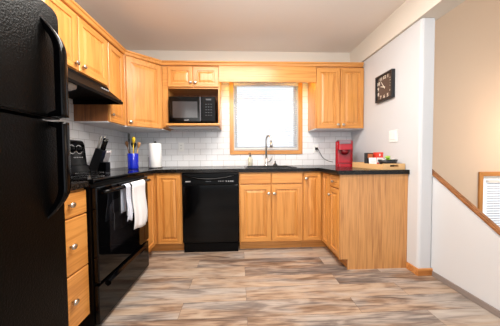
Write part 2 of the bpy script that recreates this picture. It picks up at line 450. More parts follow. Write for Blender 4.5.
UZ0, UZ1 = 1.372, 2.125
X, Y = (1, 0, 0), (0, 1, 0)
NB = (0, -1, 0)      # back run faces the camera
NLn = (1, 0, 0)      # left run faces right
# ---- microwave cabinet
t = thing('wall_cabinet', (-.585, -.16, 1.40), 'oak wall cabinet with two short doors above an open microwave shelf', 'cabinet')
MB().box(-.92, -.247, -.31, -.007, 1.86, UZ1).build('body', OX, t)
MB().box(-.92, -.862, -.31, -.007, 1.40, 1.86).build('side_panel', OZ, t)
MB().box(-.264, -.247, -.31, -.007, 1.40, 1.86).build('side_panel', OZ, t)
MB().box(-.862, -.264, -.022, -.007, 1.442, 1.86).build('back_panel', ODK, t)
MB().box(-.88, -.247, -.375, -.007, 1.412, 1.440, 0, .008).build('shelf', OX, t)
MB().box(-.862, -.264, -.30, -.02, 1.398, 1.410).build('bottom_panel', MEL, t)
door(t, (0, -.31, 0), X, NB, -.856, -.562, 1.877, 2.112, (-.585, 1.925), fw=.045)
door(t, (0, -.31, 0), X, NB, -.552, -.258, 1.877, 2.112, (-.53, 1.925), fw=.045)
# ---- right wall cabinet
t = thing('wall_cabinet', (1.226, -.16, UZ0), 'oak wall cabinet with two tall doors right of the sink window', 'cabinet')
MB().box(.923, 1.529, -.31, -.007, UZ0+.012, UZ1).build('body', OZ, t)
MB().box(.923, 1.529, -.31, -.007, UZ0, UZ0+.011).build('bottom_panel', MEL, t)
door(t, (0, -.31, 0), X, NB, .933, 1.220, UZ0+.008, 2.112, (1.192, 1.425))
door(t, (0, -.31, 0), X, NB, 1.230, 1.519, UZ0+.008, 2.112, (1.258, 1.425))
# ---- diagonal corner cabinet
t = thing('corner_wall_cabinet', (-1.3, -.25, UZ0), 'oak corner wall cabinet with one angled door above the utensil crock', 'cabinet')
pts = [(XL+.007, -.007), (XL+.007, -.608), (-1.222, -.608), (-.924, -.31), (-.924, -.007)]
MB().prism(pts, 2, UZ0+.012, UZ1).build('body', OZ, t)
MB().prism(pts, 2, UZ0, UZ0+.011).build('bottom_panel', MEL, t)
s2 = math.sqrt(.5)
door(t, (-1.222, -.608, 0), (s2, s2, 0), (s2, -s2, 0), .018, .403, UZ0+.008, 2.112, (.05, 1.425), hm=OX)
# ---- tall narrow cabinet beside the hood
t = thing('wall_cabinet', (-1.38, -.76, UZ0), 'narrow oak wall cabinet on the left wall between range hood and corner', 'cabinet')
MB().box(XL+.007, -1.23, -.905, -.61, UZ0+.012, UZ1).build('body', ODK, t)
MB().box(XL+.007, -1.23, -.905, -.61, UZ0, UZ0+.011).build('bottom_panel', MEL, t)
door(t, (-1.23, 0, 0), Y, NLn, -.897, -.618, UZ0+.008, 2.112, (-.87, 1.45))
# ---- cabinet over the hood
t = thing('wall_cabinet', (-1.38, -1.286, 1.69), 'short oak wall cabinet with two doors above the black range hood', 'cabinet')
MB().box(XL+.007, -1.23, -1.665, -.907, 1.69, UZ1).build('body', OY, t)
door(t, (-1.23, 0, 0), Y, NLn, -1.657, -1.291, 1.70, 2.112, (-1.325, 1.745))
door(t, (-1.23, 0, 0), Y, NLn, -1.281, -.915, 1.70, 2.112, (-1.247, 1.745))
# ---- cabinet over the fridge
t = thing('wall_cabinet', (-1.38, -2.2, 1.75), 'oak wall cabinet mostly hidden above the black refrigerator', 'cabinet')
MB().box(XL+.007, -1.23, -2.74, -1.667, 1.75, UZ1).build('body', OY, t)
door(t, (-1.23, 0, 0), Y, NLn, -2.73, -2.21, 1.76, 2.112)
door(t, (-1.23, 0, 0), Y, NLn, -2.20, -1.677, 1.76, 2.112)
# ---- valance over the window
val = MB().box(-.247, .923, -.33, -.31, 1.937, UZ1)
val.build('window_valance', OX, label='wide plain oak valance board bridging the cabinets above the kitchen window', cat='valance')
# ---- crown moulding round all wall cabinets
def crown_run(path, z0, z1, out):
    # path: outer-face polyline of the cabinets, mitred; profile steps outwards
    mb = MB(); prof = [(0, z0), (.006, z0+.004), (out*.55, z0+(z1-z0)*.55), (out, z1-.012), (out, z1), (-.02, z1), (-.02, z0)]
    P = [Vector((p[0], p[1])) for p in path]; n = len(P); k = len(mb.v)
    for i in range(n):
        d0 = (P[i]-P[i-1]).normalized() if i else None
        d1 = (P[i+1]-P[i]).normalized() if i < n-1 else None
        if d0 is None: d0 = d1
        if d1 is None: d1 = d0
        n0 = Vector((d0.y, -d0.x)); n1 = Vector((d1.y, -d1.x)); mit = (n0+n1).normalized(); mit /= max(.3, mit.dot(n0))
        for o_, z in prof:
            q = P[i]+mit*o_; mb.v.append(Vector((q.x, q.y, z)))
    L_ = len(prof)
    for i in range(n-1):
        for j in range(L_):
            j2 = (j+1) % L_; mb.f.append([k+i*L_+j, k+i*L_+j2, k+(i+1)*L_+j2, k+(i+1)*L_+j]); mb.m.append(0 if i == n-2 else 1); mb.sm.append(False)
    mb.f.append([k+j for j in range(L_)]); mb.m.append(0); mb.sm.append(False)
    mb.f.append([k+(n-1)*L_+j for j in range(L_)]); mb.m.append(0); mb.sm.append(False)
    return mb
crown_run([(-1.211, -2.74), (-1.211, -.600), (-.916, -.331-.0), (1.503, -.331)], UZ1+.0005, 2.172, .024).build('trim_5', [OX, OY], kind='structure', label='oak crown moulding along the tops of the wall cabinets')

# ---- base cabinets
BZ0, BZ1 = .10, .874
def toe(parent, *a): MB().box(*a).build('toe_kick', OX, parent)
# lazy-susan corner, left
t = thing('corner_base_cabinet', (-1.2, -.4, 0), 'oak corner base cabinet between the range and the dishwasher', 'cabinet')
MB().prism([(XL+.002, -.002), (XL+.002, -.911), (-.94, -.911), (-.94, -.60), (-.642, -.60), (-.642, -.002)], 2, BZ0, BZ1).build('body', OZ, t)
MB().prism([(-1.5, -.05), (-1.5, -.905), (-1.005, -.905), (-1.005, -.535), (-.646, -.535), (-.646, -.05)], 2, 0, BZ0-.001).build('toe_kick', OX, t)
door(t, (-.94, 0, 0), Y, NLn, -.905, -.640, BZ0+.005, BZ1-.012, fw=.045)
door(t, (0, -.60, 0), X, NB, -.905, -.652, BZ0+.005, BZ1-.012, fw=.045)
# sink base
t = thing('sink_base_cabinet', (.33, -.3, 0), 'oak sink base cabinet with two doors under two plain drawer fronts', 'cabinet')
b = MB().box(-.022, .0, -.60, -.002, BZ0, BZ1).box(.66, .682, -.60, -.002, BZ0, BZ1).box(0, .66, -.60, -.002, BZ0, BZ0+.02)
b.box(0, .66, -.60, -.58, BZ0+.02, BZ1)
b.build('body', OZ, t)
toe(t, -.02, .68, -.535, -.52, 0, BZ0-.001)
door(t, (0, -.60, 0), X, NB, -.012, .325, .748, BZ1-.012, None, False, name='drawer_front')
door(t, (0, -.60, 0), X, NB, .335, .672, .748, BZ1-.012, None, False, name='drawer_front')
door(t, (0, -.60, 0), X, NB, -.012, .325, BZ0+.005, .736, (.298, .64))
door(t, (0, -.60, 0), X, NB, .335, .672, BZ0+.005, .736, (.36, .64))
# right corner base
t = thing('corner_base_cabinet', (1.2, -.4, 0), 'oak corner base cabinet with two narrow folding doors right of the sink doors', 'cabinet')
MB().prism([(.684, -.002), (.684, -.60), (.91, -.60), (.91, -.815), (1.528, -.815), (1.528, -.002)], 2, BZ0, BZ1).build('body', OZ, t)
MB().prism([(.684, -.05), (.684, -.535), (.975, -.535), (.975, -.815), (1.5, -.815), (1.5, -.05)], 2, 0, BZ0-.001).build('toe_kick', OX, t)
door(t, (0, -.60, 0), X, NB, .692, .884, BZ0+.005, BZ1-.012, (.712, .80), fw=.042)
door(t, (.91, 0, 0), (0, -1, 0), (-1, 0, 0), .63, .808, BZ0+.005, BZ1-.012, fw=.042)
# peninsula base
t = thing('peninsula_cabinet', (1.2, -.93, 0), 'oak peninsula end cabinet with a drawer over a door and a wide grained side panel', 'cabinet')
MB().box(.91, 1.528, -1.040, -.817, BZ0, BZ1).build('body', OZ, t)
MB().box(.975, 1.5, -1.040, -.817, 0, BZ0-.001).build('toe_kick', OY, t)
MB().prism([(.893, BZ0-.004), (.893, BZ1), (1.528, BZ1), (1.528, 0), (.968, 0), (.968, BZ0-.004)], 1, -1.056, -1.0405).build('end_panel', OP, t)
door(t, (.91, 0, 0), (0, -1, 0), (-1, 0, 0), .825, 1.032, .748, BZ1-.012, (.93, .80), True, fw=.03, name='drawer')
door(t, (.91, 0, 0), (0, -1, 0), (-1, 0, 0), .825, 1.032, BZ0+.005, .736, (.85, .66), fw=.045)
# left drawer base
t = thing('drawer_cabinet', (-1.2, -1.82, 0), 'oak three drawer base cabinet between the refrigerator and the range', 'cabinet')
MB().box(XL+.002, -.94, -1.965, -1.681, BZ0, BZ1).build('body', OZ, t)
MB().box(XL+.03, -1.005, -1.963, -1.683, 0, BZ0-.001).build('toe_kick', OY, t)
for z0, z1, zk in ((.726+.004, .862, .80), (.419+.004, .722, .577), (.115, .415, .275)):
    door(t, (-.94, 0, 0), Y, NLn, -1.960, -1.686, z0, z1, (-1.823, zk), False, name='drawer')

# ---- countertops
b = MB()
z0, z1 = .876, .914
b.prism([(XL+.007, -.007), (XL+.007, -.912), (-.905, -.912), (-.905, -.635), (.06, -.635), (.06, -.007)], 2, z0, z1)
b.box(.06, .62, -.635, -.52, z0, z1).box(.06, .62, -.10, -.007, z0, z1)
b.prism([(.62, -.007), (.62, -.635), (.85, -.635), (.862, -.66), (.862, -1.062), (.875, -1.075), (1.528, -1.075), (1.528, -.007)], 2, z0, z1)
b.build('countertop', CTR, label='black speckled countertop running from the range past the sink onto the peninsula', cat='countertop')
MB().box(XL+.007, -.905, -1.968, -1.680, z0, z1, 0, .004).build('countertop', CTR, label='short black speckled countertop piece between refrigerator and range', cat='countertop')
# ---- sink
t = thing('kitchen_sink', (.34, -.31, .74), 'black drop-in kitchen sink set in the counter under the window', 'sink')
b = MB().box(.062, .618, -.518, -.505, .76, .918).box(.062, .618, -.175, -.102, .76, .918).box(.062, .078, -.505, -.175, .76, .918).box(.602, .618, -.505, -.175, .76, .918).box(.062, .618, -.518, -.102, .745, .76)
b.build('basin', SINKM, t)
b = MB()
b.box(.045, .635, -.532, -.508, .9145, .921, 0, .003).box(.045, .635, -.18, -.085, .9145, .921, 0, .003).box(.045, .075, -.508, -.18, .9145, .921, 0, .003).box(.605, .635, -.508, -.18, .9145, .921, 0, .003)
b.build('rim', SINKM, t)
# ---- faucet
t = thing('kitchen_faucet', (.335, -.13, .921), 'tall brushed steel gooseneck faucet behind the black sink', 'faucet')
fx, fy = .335, -.13
MB().lathe([(.028, 0), (.028, .006), (.022, .012), (.019, .03), (.019, .09), (.015, .095)], Matrix.Translation((fx, fy, .9215))).build('base', CHROME, t)
pts = [(fx, fy, 1.01), (fx, fy, 1.24)]
for i in range(1, 11):
    a = PI*i/10; pts.append((fx+.035*(1-math.cos(a))*.75, fy-.035*(1-math.cos(a)), 1.24+.07*math.sin(a)))
pts.append((fx+.052, fy-.07, 1.225))
MB().tube(pts, .0115, 14).build('spout', CHROME, t)
MB().cyl((fx+.052, fy-.07, 1.235), (fx+.058, fy-.082, 1.155), .015, 16, 0, .021).build('spray_head', CHROME, t)
MB().cyl((fx+.015, fy, .975), (fx+.05, fy, .98), .011).tube([(fx+.05, fy, .98), (fx+.06, fy-.01, 1.0), (fx+.075, fy-.03, 1.05)], [.008, .007, .006]).build('lever', CHROME, t)
# ---- soap bottle, stopper
t = thing('soap_bottle', (.125, -.14, .921), 'small pale soap bottle with a black pump left of the faucet', 'soap bottle')
MB().lathe([(.028, 0), (.031, .004), (.031, .085), (.026, .10), (.013, .112), (.013, .12)], Matrix.Translation((.125, -.135, .9215))).build('bottle', SOAPM, t)
MB().lathe([(.014, 0), (.014, .014), (.005, .016), (.005, .04), (.010, .042), (.010, .05)], Matrix.Translation((.125, -.135, 1.0415))).cyl((.125, -.135, 1.088), (.105, -.165, 1.084), .004).build('pump', BLKP, t)
MB().lathe([(.030, 0), (.032, .004), (.026, .012), (.010, .035), (.007, .05), (.010, .056), (.006, .062)], Matrix.Translation((.45, -.145, .9215))).build('drain_stopper', BLKP, label='little black drain stopper on the sink edge right of the faucet', cat='stopper')

# ================================================================== APPLIANCES
# ---- dishwasher
t = thing('dishwasher', (-.34, -.3, 0), 'black built-in dishwasher between the corner cabinet and sink cabinet', 'dishwasher')
dx0, dx1 = -.637, -.027
MB().box(dx0, dx1, -.575, -.02, .10, .868).build('body', LAC2, t)
MB().box(dx0+.006, dx1-.006, -.625, -.576, .115, .742, 0, .004).build('door', LAC, t)
cp = MB().box(dx0+.004, dx1-.004, -.630, -.576, .746, .868, 0, .004).build('control_panel', LAC2, t)
pts = [(-.62+.56*i/16, -.633-.016*math.sin(PI*i/16)**.6, .845-.040*math.sin(PI*i/16)) for i in range(17)]
MB().tube(pts, [.004+.009*math.sin(PI*i/16) for i in range(17)], 8).build('handle', LAC, cp)
b = MB(); b.box(-.595, -.54, -.6312, -.63, .776, .786)
for x in (-.38, -.365, -.35, -.335): b.box(x, x+.010, -.6312, -.63, .778, .784)
for x in (-.245, -.225, -.20, -.165, -.14, -.115, -.095): b.box(x, x+.011, -.6312, -.63, .774 if x > -.2 else .778, .788)
b.build('printed_marks', GREYP, cp)
MB().box(dx0+.01, dx1-.01, -.60, -.55, .0, .098).build('kick_plate', LAC2, t)

# ---- range
t = thing('electric_range', (-1.2, -1.296, 0), 'black freestanding electric range with towels on its oven handle', 'range')
y0, y1 = -1.676, -.917
MB().box(XL+.01, -.905, y0, y1, .02, .893).build('body', LAC2, t)
b = MB(); 
for yy in (y0+.05, y1-.05):
    for xx in (-1.48, -.96): MB().cyl((xx, yy, 0), (xx, yy, .0195), .018, 10).build('foot', BLKP, t)
ct = MB().box(-1.384, -.885, y0, y1, .894, .921, 0, .007).build('cooktop', LAC, t)
b = MB()
for (cx_, cy_, r_) in ((-1.05, -1.48, .1), (-1.05, -1.11, .08), (-1.27, -1.48, .08), (-1.27, -1.11, .1)):
    b = MB(); k = 0; n = 40
    for rr in (r_, r_-.004):
        for i in range(n): b.v.append(Vector((cx_+rr*math.cos(2*PI*i/n), cy_+rr*math.sin(2*PI*i/n), .9213)))
    for i in range(n): b.f.append([k+i, k+(i+1) % n, k+n+(i+1) % n, k+n+i]); b.m.append(0); b.sm.append(False)
    b.build('burner_ring', GREYP, ct)
od = MB().box(-.904, -.872, y0+.006, y1-.006, .285, .872, 0, .006).build('oven_door', GLS, t)
MB().prism([(y0+.13, .43), (y1-.13, .43), (y1-.13, .73), (y1-.17, .765), (y0+.17, .765), (y0+.13, .73)], 0, -.872, -.8705).build('oven_window', mat('oven_window_glass', (20, 18, 20), .04), od)
hb = MB().tube([(-.868, y0+.035, .835), (-.838, y0+.05, .84), (-.828, y0+.12, .842), (-.825, (y0+y1)/2, .843), (-.828, y1-.12, .842), (-.838, y1-.05, .84), (-.868, y1-.035, .835)], .0125, 12)
hb.build('handle', LAC, od)
dr = MB().box(-.904, -.876, y0+.006, y1-.006, .03, .268, 0, .005).build('storage_drawer', LAC, t)
MB().prism([(-.876, .255), (-.856, .245), (-.856, .23), (-.876, .215)], 1, y0+.1, y1-.1).build('pull_lip', LAC, dr)
# backguard
bgp = [(XL+.012, .895), (-1.385, .895), (-1.385, .925), (-1.40, .98), (-1.418, .985), (-1.422, 1.03), (-1.435, 1.165), (-1.448, 1.195), (-1.47, 1.206), (XL+.012, 1.206)]
bgo = MB().prism(bgp, 1, y0, y1, 0, .004).build('backguard', LAC, t)
nx = Vector((1, 0, .09)).normalized()
def ring(mb, c, r, w_):
    k = len(mb.v); n = 28; uu = Vector((0, 1, 0)); vv = nx.cross(uu)
    for rr in (r, r-w_):
        for i in range(n): mb.v.append(Vector(c)+uu*rr*math.cos(2*PI*i/n)+vv*rr*math.sin(2*PI*i/n))
    for i in range(n): mb.f.append([k+i, k+(i+1) % n, k+n+(i+1) % n, k+n+i]); mb.m.append(0); mb.sm.append(False)
rg = MB()
for yy in (-1.00, -1.085, -1.50, -1.585):
    ring(rg, (-1.4285, yy, 1.12), .040, .006)
    kb = MB().lathe([(.027, 0), (.027, .006), (.021, .010), (.019, .03), (.012, .033)], Matrix.Translation((-1.431, yy, 1.12)) @ nx.to_track_quat('Z', 'Y').to_matrix().to_4x4()).box(-1.402, -1.392, yy-.003, yy+.003, 1.105, 1.14)
    kb.build('burner_knob', LAC2, bgo)
for i in range(6):
    rg.box(-1.4245, -1.4225, -.975-.02*i, -.967-.02*i, 1.047, 1.055)
rg.box(-1.431, -1.4275, -1.36, -1.22, 1.09, 1.094).box(-1.435, -1.431, -1.36, -1.22, 1.134, 1.138)
rg.build('printed_marks', GREYP, bgo)

# ---- hood
t = thing('range_hood', (-1.3, -1.286, 1.53), 'black under-cabinet range hood above the electric range', 'range hood')
hs = MB().prism([(XL+.01, 1.688), (-1.215, 1.688), (-1.205, 1.66), (-1.085, 1.555), (-1.085, 1.535), (-1.10, 1.535), (-1.10, 1.55), (-1.2, 1.58), (XL+.01, 1.58)], 1, -1.665, -.909)
hood = hs.build('canopy', HOODM, t)
MB().box(XL+.01, -1.10, -1.665, -1.659, 1.535, 1.579).build('side_skirt', LAC2, t)
MB().box(XL+.01, -1.10, -.915, -.909, 1.535, 1.579).build('side_skirt', LAC2, t)
MB().lathe([(.11, 0), (.105, -.03), (.07, -.05)], Matrix.Translation((-1.24, -1.44, 1.578)) @ Matrix.Diagonal((.75, 1.1, 1, 1)), 32).build('light_lens', LENS, t)
for yy in (-1.08, -1.05, -1.02, -.99): MB().box(-1.18, -1.168, yy, yy+.012, 1.632, 1.642).build('switch', GREYP, t)

# ---- refrigerator
t = thing('refrigerator', (-1.15, -2.36, 0), 'large black textured top-freezer refrigerator at the left', 'refrigerator')
ry0, ry1 = -2.73, -1.985
MB().box(XL+.02, -.893, ry0+.008, ry1-.004, .02, 1.705, 0, .01).build('body', FRG, t)
def rdoor(name, z0, z1, top):
    pts = [(ry0, z0)]
    def arc(cy_, cz_, a0, a1, r_): return [(cy_+r_*math.cos(a0+(a1-a0)*i/6), cz_+r_*math.sin(a0+(a1-a0)*i/6)) for i in range(7)]
    rr = .045
    if top: pts = [(ry0, z0), (ry1, z0)]+arc(ry1-rr, z1-rr, 0, PI/2, rr)+arc(ry0+rr, z1-rr, PI/2, PI, rr)
    else: pts = [(ry0, z0), (ry1, z0), (ry1, z1), (ry0, z1)]
    return MB().prism(pts, 0, -.887, -.815, 0, .007).build(name, FRG, t)
fz = rdoor('freezer_door', 1.222, 1.70, True)
fd = rdoor('fridge_door', .09, 1.208, False)
MB().box(-1.45, -.90, ry0+.02, ry1-.02, .0, .0195).box(-.91, -.89, ry0+.02, ry1-.02, .02, .085).build('kick_grille', BLKP, t)
def rhandle(par, zs, ztip, sgn):
    # long bowed grip: foot at the seam, pointed tip at the far end
    n = 30; ys = ry1-.058
    mb = MB(); k = 0
    for i in range(n+1):
        u = i/n; z = zs+(ztip-zs)*u
        q = max(0, (u-.68)/.32)
        out = .062*(1-q**2.0)
        wy = .021*(1-.75*q**1.3); yy = ys-.036*q**1.7
        xo = -.815+out; xi = max(-.8155, xo-.030) if .05 < u < .93 else -.8155
        for (dx, dy) in ((xi, -wy), (xi, wy), (xo-.006, wy), (xo, wy*.5), (xo, -wy*.5), (xo-.006, -wy)):
            mb.v.append(Vector((dx, yy+dy, z)))
    for i in range(n):
        for j in range(6):
            j2 = (j+1) % 6; mb.f.append([i*6+j, i*6+j2, (i+1)*6+j2, (i+1)*6+j]); mb.m.append(0); mb.sm.append(j in (2, 3, 4))
    mb.f.append(list(range(6))[::-1]); mb.m.append(0); mb.sm.append(False)
    mb.f.append([n*6+j for j in range(6)]); mb.m.append(0); mb.sm.append(False)
    mb.build('handle', LAC, par)
rhandle(fz, 1.226, 1.625, 1)
rhandle(fd, 1.204, .80, -1)

# ---- microwave
t = thing('microwave', (-.56, -.2, 1.442), 'black countertop microwave sitting on the open oak shelf', 'microwave')
mx0, mx1, mz0, mz1 = -.834, -.296, 1.452, 1.752
MB().box(mx0, mx1, -.365, -.04, mz0, mz1, 0, .006).build('body', LAC2, t)
b = MB()
for xx in (mx0+.04, mx1-.04):
    for yy in (-.33, -.08): MB().cyl((xx, yy, 1.4405), (xx, yy, mz0), .012, 10).build('foot', BLKP, t)
md = MB().box(mx0+.003, -.455, -.385, -.366, mz0+.004, mz1-.004, 0, .004).build('door', LAC, t)
MB().box(-.786, -.50, -.3865, -.385, 1.502, 1.69).build('window', MWG, md)
MB().box(-.655, -.60, -.3862, -.385, 1.470, 1.478).build('printed_mark', GREYP, md)
MB().box(-.474, -.458, -.394, -.385, mz0+.01, mz1-.01, 0, .003).build('edge_grip', mat('dark_grey_grip', (70, 70, 76), .25), md)
mc = MB().box(-.453, mx1-.003, -.385, -.366, mz0+.004, mz1-.004, 0, .004).build('control_panel', LAC2, t)
b = MB()
b.box(-.40, -.34, -.3862, -.385, 1.705, 1.722)
for r_ in range(5):
    for c_ in range(3): b.box(-.408+.03*c_, -.392+.03*c_, -.3858, -.385, 1.655-.032*r_, 1.662-.032*r_)
b.build('keypad', mat('dim_print', (62, 64, 70), .5), mc)

# ================================================================== COUNTER ITEMS
CT = .9145
# ---- paper towel
t = thing('paper_towel_holder', (-1.01, -.34, CT), 'black wire paper towel holder standing in front of the tiles', 'paper towel holder')
MB().lathe([(.078, 0), (.078, .006), (.07, .009)], Matrix.Translation((-1.01, -.34, CT)), 32).build('base', BLKP, t)
MB().tube([(-1.01, -.34, CT+.008), (-1.01, -.34, CT+.30)], .005).lathe([(.004, 0), (.012, .006), (.012, .014), (.004, .02)], Matrix.Translation((-1.01, -.34, CT+.298)), 14).build('rod', BLKP, t)
MB().tube([(-1.083, -.37, CT+.008), (-1.083, -.37, CT+.12), (-1.078, -.368, CT+.13)], .003).build('side_arm', BLKP, t)
b = MB().lathe([(.020, 0), (.066, 0), (.068, .004), (.068, .276), (.066, .28), (.020, .28), (.02, .0)], Matrix.Translation((-1.01, -.34, CT+.0105)), 40, cap=False)
b.build('paper_towel_roll', PAPER, label='white paper towel roll on the black wire holder', cat='paper towels')
# ---- crock and utensils
cxx, cyy = -1.235, -.42
b = MB().lathe([(.050, 0), (.056, .004), (.057, .01), (.057, .172), (.054, .175), (.051, .172), (.051, .012), (.0, .010)], Matrix.Translation((cxx, cyy, CT)), 36)
b.build('utensil_crock', BLUE, label='cobalt blue utensil crock in the counter corner', cat='utensil holder')
def utensil(name, mt, label, cat, bx, by, tx, ty, tz, head):
    p = Vector((cxx+bx, cyy+by, CT+.016)); q = Vector((cxx+tx, cyy+ty, tz)); d_ = (q-p)
    mb = MB().tube([p, p+d_*.5, p+d_*.78], [.005, .0055, .005], 8)
    M = Matrix.Translation(p+d_*.76) @ d_.to_track_quat('Z', 'Y').to_matrix().to_4x4()
    hl = d_.length*.26
    if head == 'spoon':
        mb.lathe([(.005, 0), (.020, hl*.25), (.034, hl*.6), (.029, hl*.88), (.006, hl)], M @ Matrix.Rotation(.6, 4, 'Z') @ Matrix.Diagonal((1, .5, 1, 1)), 18)
    elif head == 'turner':
        k = MB().box(-.03, .03, -.003, .003, 0, hl*1.1, 0, .002); k.xform(M); mb.v, mb.f, mb.m, mb.sm = mb.v+k.v, mb.f+[[i+len(mb.v) for i in f] for f in k.f], mb.m+k.m, mb.sm+k.sm
    elif head == 'slotted':
        for a in (-.02, -.007, .007, .02):
            mb.tube([M @ Vector((a*.3, 0, 0)), M @ Vector((a, 0, hl*.35)), M @ Vector((a, 0, hl*.9)), M @ Vector((a*.6, 0, hl))], .0045, 6)
        mb.tube([M @ Vector((-.02, 0, hl)), M @ Vector((.02, 0, hl))], .004, 6)
    elif head == 'whisk':
        for r_ in range(4):
            a = PI*r_/4; pp = []
            for i in range(13):
                u = i/12*PI; w_ = .022*math.sin(u)
                hh = hl*(.5-.5*math.cos(u)) if False else None
                pp.append(M @ Vector((math.cos(a)*.022*math.sin(2*u)*0+math.cos(a)*.022*math.cos(u-PI/2)*(1 if i <= 12 else 1)*(1-2*(i > 6))*1, math.sin(a)*.022*math.cos(u-PI/2)*(1-2*(i > 6)), hl*math.sin(u/1)*1.0)))
            mb.tube(pp, .0016, 5)
    return mb.build(name, mt, label=label, cat=cat)
utensil('wooden_spoon', WOODM, 'brown wooden spoon leaning left in the blue crock', 'spoon', -.012, .004, -.070, .0, 1.225, 'spoon')
utensil('wooden_spoon', WOODL, 'light wooden spoon leaning right in the blue crock', 'spoon', .010, .012, .064, .02, 1.215, 'spoon')
utensil('spatula', YEL, 'yellow silicone spatula at the top of the blue crock', 'spatula', .012, -.032, .026, -.03, 1.27, 'spoon')
utensil('turner', BLKP, 'tall black slotted turner standing highest in the blue crock', 'turner', -.014, -.030, -.026, -.03, 1.305, 'slotted')
utensil('ladle', BLKP, 'short black serving spoon between the other utensils in the crock', 'spoon', -.004, .026, -.012, .055, 1.215, 'spoon')
# ---- knife block
t = thing('knife_block', (-1.40, -.76, CT), 'black slanted knife block on the counter beside the range', 'knife block')
MB().prism([(-1.49, CT), (-1.405, CT), (-1.335, CT+.195), (-1.405, CT+.225)], 1, -.815, -.725, 0, .003).build('slanted_body', BLKP, t)
MB().prism([(-1.395, CT), (-1.315, CT), (-1.315, CT+.085), (-1.37, CT+.085)], 1, -.81, -.73, 0, .003).build('front_tier', LAC2, t)
def knife(p, d_, L_, hm, label, r=.011):
    p = Vector(p); d_ = Vector(d_).normalized()
    k = thing('kitchen_knife', p, label, 'knife', 'knives in the knife block')
    MB().tube([p, p+d_*.012, p+d_*L_*.4, p+d_*L_*.85, p+d_*L_], [r*.8, r, r*.85, r*1.05, r*.8], 10, 0, .6).build('handle', hm, k)
    MB().tube([p+d_*L_, p+d_*(L_+.005)], r*.75, 10, 0, .6).build('end_cap', STEEL, k)
    return k
KD = (.32, 0, 1)
lab = ['tallest silver capped knife at the wall side of the block', 'long dark handled knife second from the wall in the block', 'dark handled knife in the middle of the block', 'dark handled knife at the front edge of the block top',
       'silver banded knife nearest the range in the block', 'short knife nearest the range at the block front']
for i, (xx, yy, L_) in enumerate([(-1.392, -.742, .125), (-1.377, -.766, .115), (-1.362, -.744, .11), (-1.348, -.77, .10), (-1.392, -.798, .12), (-1.350, -.799, .09)]):
    z = CT+.2275-(xx+1.405)*.375
    knife((xx, yy, z), KD, L_, STEEL if i in (0, 4) else LAC2, lab[i])
for i, yy in enumerate((-.741, -.760, -.779, -.798)):
    k = knife((-1.340, yy, CT+.0865), (.35, 0, 1), .115, SILV, ['steak knife with silver handle farthest from the range in the front tier', 'steak knife with silver handle second farthest from the range in the front tier', 'steak knife with silver handle second nearest the range in the front tier', 'steak knife with silver handle nearest the range in the front tier'][i], .009)
    k['group'] = 'steak knives in the front tier'
# ---- coffee maker
t = thing('coffee_maker', (1.09, -.55, CT), 'glossy red single-serve coffee maker in the right counter corner', 'coffee maker')
KM = Matrix.Translation((1.262, -.36, CT)) @ Matrix.Rotation(-.36, 4, 'Z') @ Matrix.Diagonal((1.08, .92, 1.14, 1))
def kb(mb): mb.xform(KM); return mb
def rr(hw, y0_, y1_, r_, n=5):
    P = []
    for (cx_, cy_, a0) in ((hw-r_, y1_-r_, 0), (-hw+r_, y1_-r_, PI/2), (-hw+r_, y0_+r_, PI), (hw-r_, y0_+r_, 1.5*PI)):
        for i in range(n+1): a = a0+PI/2*i/n; P.append((cx_+r_*math.cos(a), cy_+r_*math.sin(a)))
    return P
kb(MB().prism(rr(.09, -.03, .15, .035), 2, .0, .265)).build('body', RED, t)
kb(MB().prism(rr(.078, -.14, -.028, .03), 2, .175, .262)).build('brew_head', RED, t)
kb(MB().prism(rr(.078, -.15, -.032, .03), 2, 0, .032)).build('drip_base', RED, t)
kb(MB().prism(rr(.066, -.14, -.04, .025), 2, .033, .038)).build('drip_grate', REDD, t)
kb(MB().box(-.06, .06, -.036, -.0305, .04, .17)).build('cup_recess', RED, t)
kb(MB().lathe([(.05, 0), (.045, -.03), (.02, -.05)], Matrix.Translation((0, -.085, .1745)), 20)).build('pod_holder', REDD, t)
kb(MB().prism(rr(.082, -.135, .12, .035), 2, .266, .278, 0, .004)).build('lid', SILK, t)
kb(MB().prism(rr(.06, -.152, -.13, .01), 2, .235, .278, 0, .003)).build('lid_handle', SILK, t)
# cord and outlets
def plate(name, x, z, label):
    t = thing(name, (x, -.006, z-.058), label, 'electrical outlet')
    MB().box(x-.037, x+.037, -.0115, -.0065, z-.058, z+.058, 0, .002).build('cover_plate', WPL, t)
    for dz in (-.021, .021):
        s_ = MB().box(x-.017, x+.017, -.014, -.0116, z+dz-.014, z+dz+.014, 0, .001).build('socket', WPL, t)
        MB().box(x-.008, x-.005, -.0146, -.0141, z+dz-.004, z+dz+.006).build('slot', BLKP, s_)
        MB().box(x+.005, x+.008, -.0146, -.0141, z+dz-.004, z+dz+.006).build('slot', BLKP, s_)
    return t
plate('wall_outlet', -.79, 1.175, 'white wall outlet on the tiles behind the dishwasher counter')
plate('wall_outlet', 1.035, 1.142, 'white wall outlet with a black plug left of the red coffee maker')
cs = [(1.035, -.048, 1.163), (1.045, -.07, 1.155), (1.07, -.09, 1.10), (1.10, -.12, 1.03), (1.13, -.16, .97), (1.16, -.22, .926), (1.17, -.30, .920), (1.16, -.37, .922), (1.15, -.405, .93)]
def smooth(P, n=6):
    P = [Vector(p) for p in P]; out = []
    for i in range(len(P)-1):
        p0, p1, p2, p3 = P[max(i-1, 0)], P[i], P[i+1], P[min(i+2, len(P)-1)]
        for j in range(n):
            u = j/n; out.append(.5*((2*p1)+(-p0+p2)*u+(2*p0-5*p1+4*p2-p3)*u*u+(-p0+3*p1-3*p2+p3)*u**3))
    out.append(P[-1]); return out
cs = [(1.035, -.045, 1.142), (1.045, -.07, 1.13), (1.065, -.085, 1.08), (1.10, -.095, 1.02), (1.145, -.105, .985), (1.185, -.13, .968), (1.205, -.165, .962)]
